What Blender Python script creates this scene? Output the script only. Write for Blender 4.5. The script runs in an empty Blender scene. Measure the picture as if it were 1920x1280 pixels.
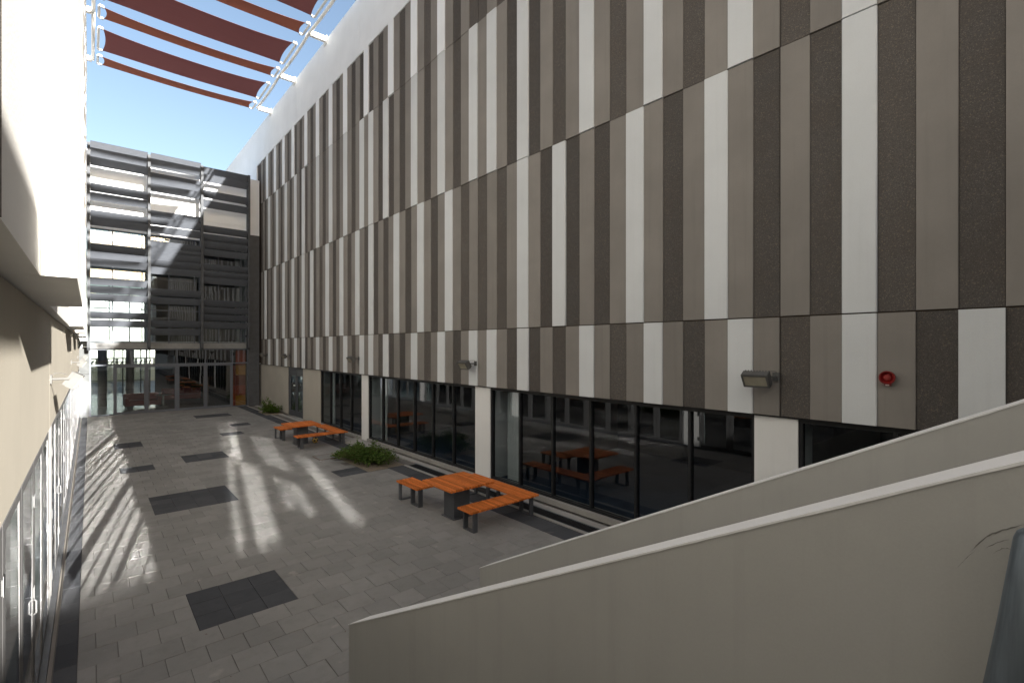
import bpy, math, random
from mathutils import Vector, Matrix
random.seed(7)
sc = bpy.context.scene
COL = sc.collection

# ------------------------------------------------------------------ camera
cam_d = bpy.data.cameras.new("camera")
cam = bpy.data.objects.new("camera", cam_d)
COL.objects.link(cam)
cam.location = (0, 0, 3.6)
cam.rotation_euler = (math.radians(90), 0, math.radians(-41.0))
cam_d.sensor_width = 36
cam_d.lens = 17.06
cam_d.shift_y = 0.0052
cam_d.clip_start = 0.05
cam_d.clip_end = 3000
sc.camera = cam

# ------------------------------------------------------------------ sun and sky
SUN = Vector((1.0, -6.0, 1.95))            # towards the sun
SUN_EL = math.atan2(SUN.z, math.hypot(SUN.x, SUN.y))
SUN_AZ = math.atan2(SUN.x, SUN.y)          # clockwise from +Y
world = bpy.data.worlds.new("World")
sc.world = world
world.use_nodes = True
wn = world.node_tree
wn.nodes.clear()
wo = wn.nodes.new("ShaderNodeOutputWorld")
bg = wn.nodes.new("ShaderNodeBackground")
sky = wn.nodes.new("ShaderNodeTexSky")
sky.sky_type = 'NISHITA'
sky.sun_disc = False
sky.sun_elevation = SUN_EL
sky.sun_rotation = SUN_AZ
sky.altitude = 0
sky.air_density = 1.0
sky.dust_density = 2.5
sky.ozone_density = 0.4
bg.inputs['Strength'].default_value = 0.05
wn.links.new(sky.outputs[0], bg.inputs[0])
wn.links.new(bg.outputs[0], wo.inputs[0])

sun_d = bpy.data.lights.new("sun", 'SUN')
sun_d.energy = 5.0
sun_d.angle = math.radians(0.53)
sun_d.color = (1.0, 0.95, 0.87)
sun = bpy.data.objects.new("sun", sun_d)
COL.objects.link(sun)
sun.location = (10, -30, 40)
sun.rotation_euler = (-SUN).to_track_quat('-Z', 'Y').to_euler()

sc.view_settings.view_transform = 'Standard'
sc.view_settings.look = 'None'
sc.view_settings.gamma = 1
sc.view_settings.use_curve_mapping = False
sc.view_settings.exposure = 2.48
cy = sc.cycles
cy.max_bounces = 10
cy.diffuse_bounces = 5
cy.glossy_bounces = 6
cy.transmission_bounces = 8
cy.transparent_max_bounces = 24
cy.caustics_reflective = True
cy.caustics_refractive = False
cy.blur_glossy = 0.0
cy.sample_clamp_indirect = 0
cy.use_denoising = True
try:
    cy.use_guiding = True
    cy.use_surface_guiding = True
    cy.use_volume_guiding = False
except Exception:
    pass

# ------------------------------------------------------------------ materials
def mat_new(name):
    m = bpy.data.materials.new(name)
    m.use_nodes = True
    nt = m.node_tree
    nt.nodes.clear()
    out = nt.nodes.new("ShaderNodeOutputMaterial")
    return m, nt, out

def N(nt, typ, **kw):
    n = nt.nodes.new(typ)
    for k, v in kw.items():
        setattr(n, k, v)
    return n

def mathn(nt, op, a, b=None):
    n = nt.nodes.new("ShaderNodeMath")
    n.operation = op
    for i, v in enumerate((a, b)):
        if v is None:
            continue
        if isinstance(v, (int, float)):
            n.inputs[i].default_value = v
        else:
            nt.links.new(v, n.inputs[i])
    return n.outputs[0]

def mixc(nt, fac, a, b, blend='MIX'):
    n = nt.nodes.new("ShaderNodeMix")
    n.data_type = 'RGBA'
    n.blend_type = blend
    if isinstance(fac, (int, float)):
        n.inputs[0].default_value = fac
    else:
        nt.links.new(fac, n.inputs[0])
    for i, v in ((6, a), (7, b)):
        if isinstance(v, tuple):
            n.inputs[i].default_value = (*v, 1) if len(v) == 3 else v
        else:
            nt.links.new(v, n.inputs[i])
    return n.outputs[2]

def ramp(nt, x, lo, hi):
    n = nt.nodes.new("ShaderNodeMapRange")
    n.inputs[1].default_value = lo
    n.inputs[2].default_value = hi
    nt.links.new(x, n.inputs[0])
    return n.outputs[0]

def noise(nt, scale, detail=4, rough=0.55, stretch=None, seed=None):
    geo = N(nt, "ShaderNodeNewGeometry")
    src = geo.outputs['Position']
    if stretch:
        mp = N(nt, "ShaderNodeMapping")
        mp.inputs['Scale'].default_value = stretch
        nt.links.new(src, mp.inputs[0])
        src = mp.outputs[0]
    t = N(nt, "ShaderNodeTexNoise")
    t.inputs['Scale'].default_value = scale
    t.inputs['Detail'].default_value = detail
    t.inputs['Roughness'].default_value = rough
    nt.links.new(src, t.inputs['Vector'])
    return t.outputs[0]

def rand_val(nt):
    oi = N(nt, "ShaderNodeObjectInfo")
    ge = N(nt, "ShaderNodeNewGeometry")
    s = mathn(nt, 'ADD', oi.outputs['Random'], ge.outputs['Random Per Island'])
    return mathn(nt, 'FRACT', s)

def plaster(name, col, var=0.12, rough=0.85, fine=60, bump=0.15, stain=0.25, streak=True, rnd=0.0, spec=0.25):
    m, nt, out = mat_new(name)
    b = N(nt, "ShaderNodeBsdfPrincipled")
    b.inputs['Roughness'].default_value = rough
    b.inputs['Specular IOR Level'].default_value = spec
    big = noise(nt, 0.9, 5)
    c = mixc(nt, ramp(nt, big, 0.3, 0.75), tuple(x * (1 - var) for x in col), tuple(min(1, x * (1 + var * .6)) for x in col))
    if streak:
        st = noise(nt, 3.0, 5, 0.6, stretch=(3, 3, 0.12))
        c = mixc(nt, mathn(nt, 'MULTIPLY', ramp(nt, st, 0.52, 0.8), stain), c, tuple(x * 0.72 for x in col))
    if rnd:
        r = rand_val(nt)
        c = mixc(nt, 1.0, c, mixc(nt, r, (1 - rnd, 1 - rnd, 1 - rnd), (1, 1, 1)), 'MULTIPLY')
    fn = noise(nt, fine, 3)
    c = mixc(nt, mathn(nt, 'MULTIPLY', ramp(nt, fn, 0.35, 0.7), 0.12), c, tuple(x * 0.7 for x in col))
    nt.links.new(c, b.inputs['Base Color'])
    bp = N(nt, "ShaderNodeBump")
    bp.inputs['Strength'].default_value = bump
    bp.inputs['Distance'].default_value = 0.01
    nt.links.new(fn, bp.inputs['Height'])
    nt.links.new(bp.outputs[0], b.inputs['Normal'])
    nt.links.new(b.outputs[0], out.inputs[0])
    return m

def aggregate(name, col):
    m, nt, out = mat_new(name)
    b = N(nt, "ShaderNodeBsdfPrincipled")
    b.inputs['Roughness'].default_value = 0.9
    b.inputs['Specular IOR Level'].default_value = 0.2
    geo = N(nt, "ShaderNodeNewGeometry")
    v = N(nt, "ShaderNodeTexVoronoi")
    v.inputs['Scale'].default_value = 150
    nt.links.new(geo.outputs['Position'], v.inputs['Vector'])
    v2 = N(nt, "ShaderNodeTexVoronoi")
    v2.inputs['Scale'].default_value = 70
    nt.links.new(geo.outputs['Position'], v2.inputs['Vector'])
    sep = N(nt, "ShaderNodeSeparateColor")
    nt.links.new(v.outputs['Color'], sep.inputs[0])
    sep2 = N(nt, "ShaderNodeSeparateColor")
    nt.links.new(v2.outputs['Color'], sep2.inputs[0])
    c = mixc(nt, sep.outputs[0], tuple(x * 0.75 for x in col), tuple(x * 1.25 for x in col))
    c = mixc(nt, mathn(nt, 'MULTIPLY', ramp(nt, sep.outputs[1], 0.93, 0.99), 0.75), c, (col[0] * 2.6, col[1] * 2.5, col[2] * 2.4))
    c = mixc(nt, mathn(nt, 'MULTIPLY', ramp(nt, sep2.outputs[2], 0.93, 0.97), 0.6), c, (col[0] * 2.0, col[1] * 1.8, col[2] * 1.5))
    big = noise(nt, 1.6, 4)
    c = mixc(nt, mathn(nt, 'MULTIPLY', ramp(nt, big, 0.4, 0.75), 0.3), c, (col[0] * .92, col[1] * .8, col[2] * .7))
    r = rand_val(nt)
    c = mixc(nt, 1.0, c, mixc(nt, r, (.78, .78, .78), (1.08, 1.06, 1.04)), 'MULTIPLY')
    nt.links.new(c, b.inputs['Base Color'])
    bp = N(nt, "ShaderNodeBump")
    bp.inputs['Strength'].default_value = 0.6
    bp.inputs['Distance'].default_value = 0.01
    nt.links.new(v.outputs['Distance'], bp.inputs['Height'])
    nt.links.new(bp.outputs[0], b.inputs['Normal'])
    nt.links.new(b.outputs[0], out.inputs[0])
    return m

def metal(name, col, rough=0.4, metallic=1.0, var=0.15, stretch=None, spec=0.3):
    m, nt, out = mat_new(name)
    b = N(nt, "ShaderNodeBsdfPrincipled")
    b.inputs['Metallic'].default_value = metallic
    b.inputs['Specular IOR Level'].default_value = spec
    n1 = noise(nt, 4, 4, stretch=stretch)
    c = mixc(nt, ramp(nt, n1, 0.3, 0.7), tuple(x * (1 - var) for x in col), tuple(min(1, x * (1 + var)) for x in col))
    nt.links.new(c, b.inputs['Base Color'])
    mr = N(nt, "ShaderNodeMapRange")
    mr.inputs[3].default_value = rough * 0.8
    mr.inputs[4].default_value = min(1, rough * 1.25)
    nt.links.new(noise(nt, 9, 4), mr.inputs[0])
    nt.links.new(mr.outputs[0], b.inputs['Roughness'])
    nt.links.new(b.outputs[0], out.inputs[0])
    return m

def glass(name, tint=(0.75, 0.8, 0.8), rough=0.0, r0=0.05, wave=0.0):
    m, nt, out = mat_new(name)
    geo = N(nt, "ShaderNodeNewGeometry")
    dt = N(nt, "ShaderNodeVectorMath", operation='DOT_PRODUCT')
    nt.links.new(geo.outputs['Incoming'], dt.inputs[0])
    nt.links.new(geo.outputs['Normal'], dt.inputs[1])
    c = mathn(nt, 'ABSOLUTE', dt.outputs['Value'])
    p = mathn(nt, 'POWER', mathn(nt, 'SUBTRACT', 1.0, c), 5.0)
    f = mathn(nt, 'ADD', mathn(nt, 'MULTIPLY', p, 1 - r0), r0)
    tr = N(nt, "ShaderNodeBsdfTransparent")
    tr.inputs[0].default_value = (*tint, 1)
    gl = N(nt, "ShaderNodeBsdfGlossy")
    gl.inputs['Roughness'].default_value = rough
    gl.inputs['Color'].default_value = (0.95, 0.97, 1, 1)
    if wave:
        nz = noise(nt, 0.9, 1, 0.4)
        bp = N(nt, "ShaderNodeBump")
        bp.inputs['Strength'].default_value = 1.0
        bp.inputs['Distance'].default_value = wave
        nt.links.new(nz, bp.inputs['Height'])
        nt.links.new(bp.outputs[0], gl.inputs['Normal'])
    mx = N(nt, "ShaderNodeMixShader")
    nt.links.new(f, mx.inputs[0])
    nt.links.new(tr.outputs[0], mx.inputs[1])
    nt.links.new(gl.outputs[0], mx.inputs[2])
    nt.links.new(mx.outputs[0], out.inputs[0])
    return m

def wood(name, col):
    m, nt, out = mat_new(name)
    b = N(nt, "ShaderNodeBsdfPrincipled")
    b.inputs['Roughness'].default_value = 0.7
    b.inputs['Specular IOR Level'].default_value = 0.2
    g = noise(nt, 8, 6, 0.6, stretch=(10, 0.6, 10))
    c = mixc(nt, ramp(nt, g, 0.3, 0.72), tuple(x * 0.6 for x in col), tuple(x * 1.2 for x in col))
    r = rand_val(nt)
    c = mixc(nt, 1.0, c, mixc(nt, r, (.7, .66, .62), (1.15, 1.12, 1.1)), 'MULTIPLY')
    nt.links.new(c, b.inputs['Base Color'])
    nt.links.new(b.outputs[0], out.inputs[0])
    return m

def paver_mat(name, lo, hi):
    m, nt, out = mat_new(name)
    b = N(nt, "ShaderNodeBsdfDiffuse")
    r = rand_val(nt)
    c = mixc(nt, r, lo, hi)
    big = noise(nt, 0.55, 5, 0.65)
    c = mixc(nt, mathn(nt, 'MULTIPLY', ramp(nt, big, 0.42, 0.7), 0.35), c, tuple(x * 1.35 for x in hi))
    mid = noise(nt, 5, 6, 0.7)
    c = mixc(nt, mathn(nt, 'MULTIPLY', ramp(nt, mid, 0.5, 0.8), 0.4), c, tuple(x * 0.7 for x in lo))
    spot = noise(nt, 2.3, 3, 0.5)
    c = mixc(nt, mathn(nt, 'MULTIPLY', ramp(nt, spot, 0.66, 0.72), 0.35), c, (hi[0] * 1.7, hi[1] * 1.6, hi[2] * 1.5))
    fn = noise(nt, 140, 3)
    c = mixc(nt, mathn(nt, 'MULTIPLY', ramp(nt, fn, 0.4, 0.7), 0.25), c, tuple(x * 0.6 for x in lo))
    nt.links.new(c, b.inputs['Color'])
    bp = N(nt, "ShaderNodeBump")
    bp.inputs['Strength'].default_value = 0.25
    bp.inputs['Distance'].default_value = 0.006
    nt.links.new(mid, bp.inputs['Height'])
    nt.links.new(bp.outputs[0], b.inputs['Normal'])
    nt.links.new(b.outputs[0], out.inputs[0])
    return m

def leaf_mat(name, a, bcol):
    m, nt, out = mat_new(name)
    d = N(nt, "ShaderNodeBsdfDiffuse")
    t = N(nt, "ShaderNodeBsdfTranslucent")
    ge = N(nt, "ShaderNodeNewGeometry")
    c = mixc(nt, ge.outputs['Random Per Island'], a, bcol)
    c = mixc(nt, mathn(nt, 'MULTIPLY', ramp(nt, noise(nt, 4, 2), 0.62, 0.75), 0.5), c, (0.12, 0.075, 0.03))
    nt.links.new(c, d.inputs[0])
    nt.links.new(c, t.inputs[0])
    mx = N(nt, "ShaderNodeMixShader")
    mx.inputs[0].default_value = 0.3
    nt.links.new(d.outputs[0], mx.inputs[1])
    nt.links.new(t.outputs[0], mx.inputs[2])
    nt.links.new(mx.outputs[0], out.inputs[0])
    return m

def fabric_mat(name, col):
    m, nt, out = mat_new(name)
    d = N(nt, "ShaderNodeBsdfDiffuse")
    t = N(nt, "ShaderNodeBsdfTranslucent")
    n1 = noise(nt, 6, 3, 0.6, stretch=(0.2, 4, 1))
    c = mixc(nt, ramp(nt, n1, 0.3, 0.7), tuple(x * 0.95 for x in col), tuple(x * 1.05 for x in col))
    nt.links.new(c, d.inputs[0])
    nt.links.new(c, t.inputs[0])
    mx = N(nt, "ShaderNodeMixShader")
    mx.inputs[0].default_value = 0.35
    nt.links.new(d.outputs[0], mx.inputs[1])
    nt.links.new(t.outputs[0], mx.inputs[2])
    tr = N(nt, "ShaderNodeBsdfTransparent")
    m2 = N(nt, "ShaderNodeMixShader")
    m2.inputs[0].default_value = 0.10
    nt.links.new(mx.outputs[0], m2.inputs[1])
    nt.links.new(tr.outputs[0], m2.inputs[2])
    nt.links.new(m2.outputs[0], out.inputs[0])
    return m

M = {}
M['white'] = plaster('white_precast', (0.64, 0.665, 0.68), var=0.06, stain=0.2, rnd=0.06)
M['band'] = plaster('white_wall_band', (0.83, 0.86, 0.89), var=0.05, stain=0.1)
M['taupe'] = plaster('taupe_precast', (0.258, 0.241, 0.221), var=0.13, stain=0.45, rnd=0.12)
M['dark'] = aggregate('dark_aggregate', (0.103, 0.096, 0.09))
M['backing'] = plaster('dark_joint', (0.06, 0.045, 0.035), var=0.1, streak=False)
M['beige'] = plaster('beige_plaster', (0.44, 0.41, 0.36), var=0.08, stain=0.2)
M['beige_l'] = plaster('left_plaster', (0.47, 0.435, 0.37), var=0.06, stain=0.15)
M['pier'] = plaster('pier_paint', (0.78, 0.785, 0.78), var=0.06, stain=0.15)
M['bay'] = plaster('bay_white', (0.78, 0.77, 0.74), var=0.04, stain=0.06)
M['soffit'] = plaster('soffit_paint', (0.42, 0.41, 0.39), var=0.05, streak=False)
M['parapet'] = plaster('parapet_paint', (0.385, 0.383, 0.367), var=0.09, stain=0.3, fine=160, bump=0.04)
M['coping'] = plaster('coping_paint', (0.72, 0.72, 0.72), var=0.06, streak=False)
M['concrete'] = plaster('concrete', (0.34, 0.33, 0.31), var=0.15, stain=0.0, streak=False, fine=30)
M['pale_conc'] = plaster('pale_concrete', (0.36, 0.35, 0.33), var=0.15, streak=False, fine=30)
M['paver'] = paver_mat('grey_paver', (0.222, 0.220, 0.215), (0.275, 0.271, 0.263))
M['paver_d'] = paver_mat('charcoal_paver', (0.066, 0.070, 0.078), (0.096, 0.10, 0.108))
M['bed'] = plaster('joint_sand', (0.16, 0.15, 0.14), var=0.2, streak=False)
M['gravel'] = aggregate('gravel', (0.24, 0.21, 0.17))
M['soil'] = aggregate('bark_soil', (0.09, 0.06, 0.04))
M['outside'] = plaster('outside_ground', (0.33, 0.31, 0.28), var=0.2, streak=False, fine=8)
M['anthracite'] = metal('anthracite_paint', (0.075, 0.08, 0.09), 0.45, 0.0)
M['louvre'] = metal('louvre_grey', (0.12, 0.132, 0.156), 0.75, 0.0, 0.05, spec=.1)
M['black'] = metal('black_frame', (0.016, 0.017, 0.019), 0.5, 0.0)
M['alu'] = metal('aluminium', (0.125, 0.125, 0.127), 0.7, 0.0, 0.06, spec=.15)
M['steel'] = metal('brushed_steel', (0.22, 0.225, 0.23), 0.7, 0.1, 0.1, spec=.15)
M['post'] = metal('post_grey', (0.075, 0.08, 0.088), 0.75, 0.0, spec=.1)
M['clad'] = metal('dull_steel', (0.085, 0.09, 0.093), 0.75, 0.0, 0.2, spec=.12)
M['galv'] = metal('galvanised', (0.13, 0.155, 0.18), 0.5, 0.5, 0.35, stretch=(9, 9, .25))
M['whitemetal'] = metal('white_metal', (0.75, 0.74, 0.72), 0.4, 0.0, 0.04)
M['lampgrey'] = metal('lamp_grey', (0.11, 0.11, 0.107), 0.75, 0.0, spec=.1)
M['lens'] = metal('lamp_lens', (0.30, 0.28, 0.22), 0.2, 0.0)
M['red'] = metal('siren_red', (0.17, 0.010, 0.010), 0.35, 0.0)
M['redl'] = metal('siren_lens', (0.26, 0.035, 0.03), 0.25, 0.0)
M['sofa'] = plaster('red_leather', (0.15, 0.022, 0.018), rough=0.45, streak=False, bump=0.05)
M['tile_red'] = metal('tile_red', (0.33, 0.055, 0.03), 0.4, 0.0)
M['tile_dred'] = metal('tile_dark_red', (0.2, 0.04, 0.025), 0.4, 0.0)
M['tile_or'] = metal('tile_orange', (0.45, 0.2, 0.035), 0.4, 0.0)
M['wood'] = wood('oiled_hardwood', (0.70, 0.205, 0.045))
M['glass'] = glass('dark_window_glass', (0.5, 0.55, 0.56), 0.0, 0.11, wave=0.0025)
M['glass_l'] = glass('door_glass', (0.6, 0.66, 0.65), 0.04, 0.5)
M['glass_u'] = glass('upper_glass', (0.4, 0.45, 0.45), 0.035, 0.7)
M['glass_f'] = glass('lobby_glass', (0.66, 0.72, 0.71), 0.0, 0.17, wave=0.002)
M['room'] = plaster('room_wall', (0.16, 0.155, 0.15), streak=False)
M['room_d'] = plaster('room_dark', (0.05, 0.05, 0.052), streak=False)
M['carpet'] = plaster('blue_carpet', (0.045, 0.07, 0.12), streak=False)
M['lobbyfl'] = metal('lobby_floor', (0.22, 0.23, 0.235), 0.25, 0.0)
M['ceil'] = plaster('ceiling', (0.5, 0.5, 0.5), streak=False)
M['leaf'] = leaf_mat('leaf', (0.05, 0.095, 0.025), (0.13, 0.20, 0.05))
M['leaf_b'] = leaf_mat('leaf_bright', (0.06, 0.11, 0.02), (0.14, 0.22, 0.05))
M['stem'] = plaster('stem', (0.13, 0.085, 0.05), streak=False)
M['sail'] = fabric_mat('sail_maroon', (0.20, 0.08, 0.075))
M['sail2'] = fabric_mat('sail_rust', (0.26, 0.10, 0.062))
M['ball'] = metal('ball_yellow', (0.5, 0.33, 0.10), 0.45, 0.0)
M['cream'] = plaster('cream_screen', (0.6, 0.56, 0.42), streak=False)
M['scuff'] = plaster('scuff', (0.17, 0.165, 0.155), streak=False, var=.3)
M['sign'] = plaster('paper', (0.7, 0.7, 0.68), streak=False)

# ------------------------------------------------------------------ mesh helpers
def wloc(o):
    p = Vector((0, 0, 0))
    while o is not None:
        p += o.location
        o = o.parent
    return p

class MB:
    def __init__(self):
        self.v, self.f = [], []

    def add(self, vs, fs):
        o = len(self.v)
        self.v += [tuple(x) for x in vs]
        self.f += [tuple(i + o for i in f) for f in fs]
        return self

    def box(self, x0, x1, y0, y1, z0, z1):
        vs = [(x0, y0, z0), (x1, y0, z0), (x1, y1, z0), (x0, y1, z0), (x0, y0, z1), (x1, y0, z1), (x1, y1, z1), (x0, y1, z1)]
        return self.add(vs, [(0, 3, 2, 1), (4, 5, 6, 7), (0, 1, 5, 4), (1, 2, 6, 5), (2, 3, 7, 6), (3, 0, 4, 7)])

    def cbox(self, x0, x1, y0, y1, z0, z1, c=0.004):
        """box with a chamfered top rim (pavers, slats)"""
        vs = [(x0, y0, z0), (x1, y0, z0), (x1, y1, z0), (x0, y1, z0),
              (x0, y0, z1 - c), (x1, y0, z1 - c), (x1, y1, z1 - c), (x0, y1, z1 - c),
              (x0 + c, y0 + c, z1), (x1 - c, y0 + c, z1), (x1 - c, y1 - c, z1), (x0 + c, y1 - c, z1)]
        fs = [(0, 1, 5, 4), (1, 2, 6, 5), (2, 3, 7, 6), (3, 0, 4, 7), (4, 5, 9, 8), (5, 6, 10, 9), (6, 7, 11, 10), (7, 4, 8, 11),
              (8, 9, 10, 11), (0, 3, 2, 1)]
        return self.add(vs, fs)

    def prism(self, prof, axis, a, b):
        """extrude a 2D profile along an axis: 'x' -> (y,z), 'y' -> (x,z), 'z' -> (x,y)"""
        n = len(prof)
        def P(p, t):
            return {'x': (t, p[0], p[1]), 'y': (p[0], t, p[1]), 'z': (p[0], p[1], t)}[axis]
        vs = [P(p, a) for p in prof] + [P(p, b) for p in prof]
        fs = [tuple(range(n))[::-1], tuple(range(n, 2 * n))] + [(i, (i + 1) % n, n + (i + 1) % n, n + i) for i in range(n)]
        return self.add(vs, fs)

    def tube(self, pts, r, n=8, cap=True):
        pts = [Vector(p) for p in pts]
        rings, up = [], None
        for i, p in enumerate(pts):
            t = (pts[min(i + 1, len(pts) - 1)] - pts[max(i - 1, 0)]).normalized()
            if up is None:
                up = Vector((0, 0, 1)) if abs(t.z) < 0.9 else Vector((1, 0, 0))
            a = t.cross(up).normalized()
            b = a.cross(t).normalized()
            up = b
            rr = r[i] if isinstance(r, (list, tuple)) else r
            rings.append([p + a * math.cos(2 * math.pi * k / n) * rr + b * math.sin(2 * math.pi * k / n) * rr for k in range(n)])
        vs = [q for ring in rings for q in ring]
        fs = []
        for i in range(len(pts) - 1):
            for k in range(n):
                fs.append((i * n + k, i * n + (k + 1) % n, (i + 1) * n + (k + 1) % n, (i + 1) * n + k))
        if cap:
            fs.append(tuple(range(n))[::-1])
            fs.append(tuple((len(pts) - 1) * n + k for k in range(n)))
        return self.add(vs, fs)

    def lathe(self, prof, c, axis='z', n=16):
        """prof: list of (r, h) from c along axis"""
        vs, fs = [], []
        for r, h in prof:
            for k in range(n):
                a = 2 * math.pi * k / n
                u, w = r * math.cos(a), r * math.sin(a)
                d = {'z': (u, w, h), 'x': (h, u, w), 'y': (u, h, w)}[axis]
                vs.append((c[0] + d[0], c[1] + d[1], c[2] + d[2]))
        for i in range(len(prof) - 1):
            for k in range(n):
                fs.append((i * n + k, i * n + (k + 1) % n, (i + 1) * n + (k + 1) % n, (i + 1) * n + k))
        fs.append(tuple(range(n))[::-1])
        fs.append(tuple((len(prof) - 1) * n + k for k in range(n)))
        return self.add(vs, fs)

    def sheet(self, grid, thick):
        """grid of points [i][j] given a thickness along z"""
        ni, nj = len(grid), len(grid[0])
        top = [Vector(p) for row in grid for p in row]
        bot = [p - Vector((0, 0, thick)) for p in top]
        n = ni * nj
        fs = []
        for i in range(ni - 1):
            for j in range(nj - 1):
                a, b, c, d = i * nj + j, (i + 1) * nj + j, (i + 1) * nj + j + 1, i * nj + j + 1
                fs += [(a, b, c, d), (n + d, n + c, n + b, n + a)]
        rim = [i * nj for i in range(ni)] + [(ni - 1) * nj + j for j in range(1, nj)] + \
              [i * nj + nj - 1 for i in range(ni - 2, -1, -1)] + [j for j in range(nj - 2, 0, -1)]
        for a, b in zip(rim, rim[1:] + rim[:1]):
            fs.append((a, n + a, n + b, b))
        return self.add(top + bot, fs)

    def mesh(self, name, mat, off=(0, 0, 0), smooth=False):
        me = bpy.data.meshes.new(name)
        off = Vector(off)
        me.from_pydata([tuple(Vector(v) - off) for v in self.v], [], self.f)
        me.materials.append(mat)
        if smooth:
            me.polygons.foreach_set('use_smooth', [True] * len(me.polygons))
        me.update()
        return me

    def build(self, name, mat, parent=None, at=None, smooth=False):
        """one mesh object; vertices are given in world space, the origin goes to `at`"""
        at = Vector(at) if at is not None else (wloc(parent) if parent else Vector((0, 0, 0)))
        o = bpy.data.objects.new(name, self.mesh(name, mat, at, smooth))
        COL.objects.link(o)
        if parent is not None:
            o.parent = parent
        o.location = at - (wloc(parent) if parent else Vector((0, 0, 0)))
        if smooth:
            pass
        return o

def inst(name, me, parent, at):
    o = bpy.data.objects.new(name, me)
    COL.objects.link(o)
    o.parent = parent
    o.location = Vector(at) - (wloc(parent) if parent else Vector((0, 0, 0)))
    return o

def tag(o, label=None, cat=None, group=None, kind=None):
    if label: o['label'] = label
    if cat: o['category'] = cat
    if group: o['group'] = group
    if kind: o['kind'] = kind
    return o

def thing(name, at, label, cat, group=None):
    o = bpy.data.objects.new(name, None)
    o.empty_display_size = 0.2
    COL.objects.link(o)
    o.location = at
    return tag(o, label, cat, group)

def copy_tree(o, parent=None):
    c = o.copy()
    COL.objects.link(c)
    if parent is not None:
        c.parent = parent
    for ch in [x for x in bpy.data.objects if x.parent == o]:
        copy_tree(ch, c)
    return c

# ------------------------------------------------------------------ ground and paving
g = MB().box(-900, 900, -900, 900, -0.4, -0.06).build('ground', M['outside'])
tag(g, kind='structure')
pv = MB().box(-0.32, 7.9, -30, 32.98, -0.059, -0.014).build('courtyard_paving', M['bed'])
tag(pv, kind='structure')

PITCH, X0, X1, Y0 = 0.4, -0.11, 6.68, 7.25
patches = [(1.05, 2.25, 7.25, 8.45), (1.05, 2.65, 12.85, 14.45), (2.25, 3.45, 18.05, 19.25), (0.65, 1.45, 17.65, 18.45),
           (0.65, 1.45, 22.05, 23.25), (4.05, 5.65, 28.85, 30.05), (4.05, 4.85, 22.45, 23.25), (4.85, 5.65, 24.85, 25.65),
           (5.25, 6.05, 13.25, 14.05)]
bedrect = (6.05, 7.2, 13.3, 16.4)
pieces = []
row = -70
while True:
    y0 = Y0 + PITCH * row
    y1 = y0 + PITCH
    row += 1
    if y0 < -16: continue
    if y0 > 32.9: break
    y1 = min(y1, 32.96)
    off = 0.0 if row % 2 else 0.2
    br = [X0] + [1.05 + off + PITCH * n for n in range(-4, 16) if X0 + 0.09 < 1.05 + off + PITCH * n < X1 - 0.09] + [X1]
    dk = [p for p in patches if p[2] - .01 < (y0 + y1) / 2 < p[3]]
    for p in dk:
        br = [b for b in br if not (p[0] - 0.07 < b < p[1] + 0.07)]
        br += [p[0] + PITCH * k for k in range(int(round((p[1] - p[0]) / PITCH)) + 1)]
    br = sorted(br)
    for a, b in zip(br, br[1:]):
        cx, cyy = (a + b) / 2, (y0 + y1) / 2
        if bedrect[0] - .1 < cx and bedrect[2] < cyy < bedrect[3] - 0.3: continue
        isd = any(p[0] < cx < p[1] for p in dk)
        pieces.append((a, b, y0, y1, isd))
# charcoal border rows along both facades
yy = -16.0
while yy < 32.9:
    pieces.append((-0.31, -0.11, yy, min(yy + 0.6, 32.96), True))
    if not (bedrect[2] - 0.1 < yy + 0.2 < bedrect[3]):
        pieces.append((6.68, 7.18, yy, min(yy + 0.6, 32.96), True))
    yy += 0.6
SN, CN = math.sin(math.radians(41)), math.cos(math.radians(41))
def shown(x, y):
    d = x * SN + y * CN
    if d < 5.1: return None
    u = 960 + 910 * (x * CN - y * SN) / d
    if u < 95 or u > 1130: return None
    if x > 1.75 and y < 4.3: return None
    v = 650 + 910 * 3.6 / d
    if v > 1170 - 0.25 * (u - 655) + 5 and u > 655: return None
    return d
scored = sorted(((shown((p[0] + p[1]) / 2, (p[2] + p[3]) / 2), k) for k, p in enumerate(pieces) if shown((p[0] + p[1]) / 2, (p[2] + p[3]) / 2)))
single = set(k for _, k in scored[:300])
rest_l, rest_d = MB(), MB()
cache = {}
G = 0.0024
for k, (a, b, y0, y1, isd) in enumerate(pieces):
    dz = random.uniform(-0.0025, 0.0025)
    if k in single:
        key = (round(b - a, 3), round(y1 - y0, 3), isd)
        if key not in cache:
            w, h = (b - a) / 2, (y1 - y0) / 2
            cache[key] = MB().cbox(-w + G, w - G, -h + G, h - G, -0.05, 0, 0.004).mesh('paver', M['paver_d' if isd else 'paver'])
        o = inst('paver', cache[key], pv, ((a + b) / 2 + random.uniform(-.001, .001), (y0 + y1) / 2, dz))
        o.rotation_euler.z = random.uniform(-0.004, 0.004)
    else:
        (rest_d if isd else rest_l).cbox(a + G, b - G, y0 + G, y1 - G, -0.05, dz, 0.004)
tag(rest_l.build('far_pavers', M['paver'], pv), kind='stuff')
tag(rest_d.build('far_dark_pavers', M['paver_d'], pv), kind='stuff')
# edging strips and drain by the striped wall
MB().box(7.185, 7.26, -16, 13.29, -0.05, 0.012).box(7.185, 7.26, 16.41, 32.95, -0.05, 0.012).box(7.60, 7.80, -16, 32.95, -0.05, 0.014).build('drain_kerb', M['pale_conc'], pv)

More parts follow.
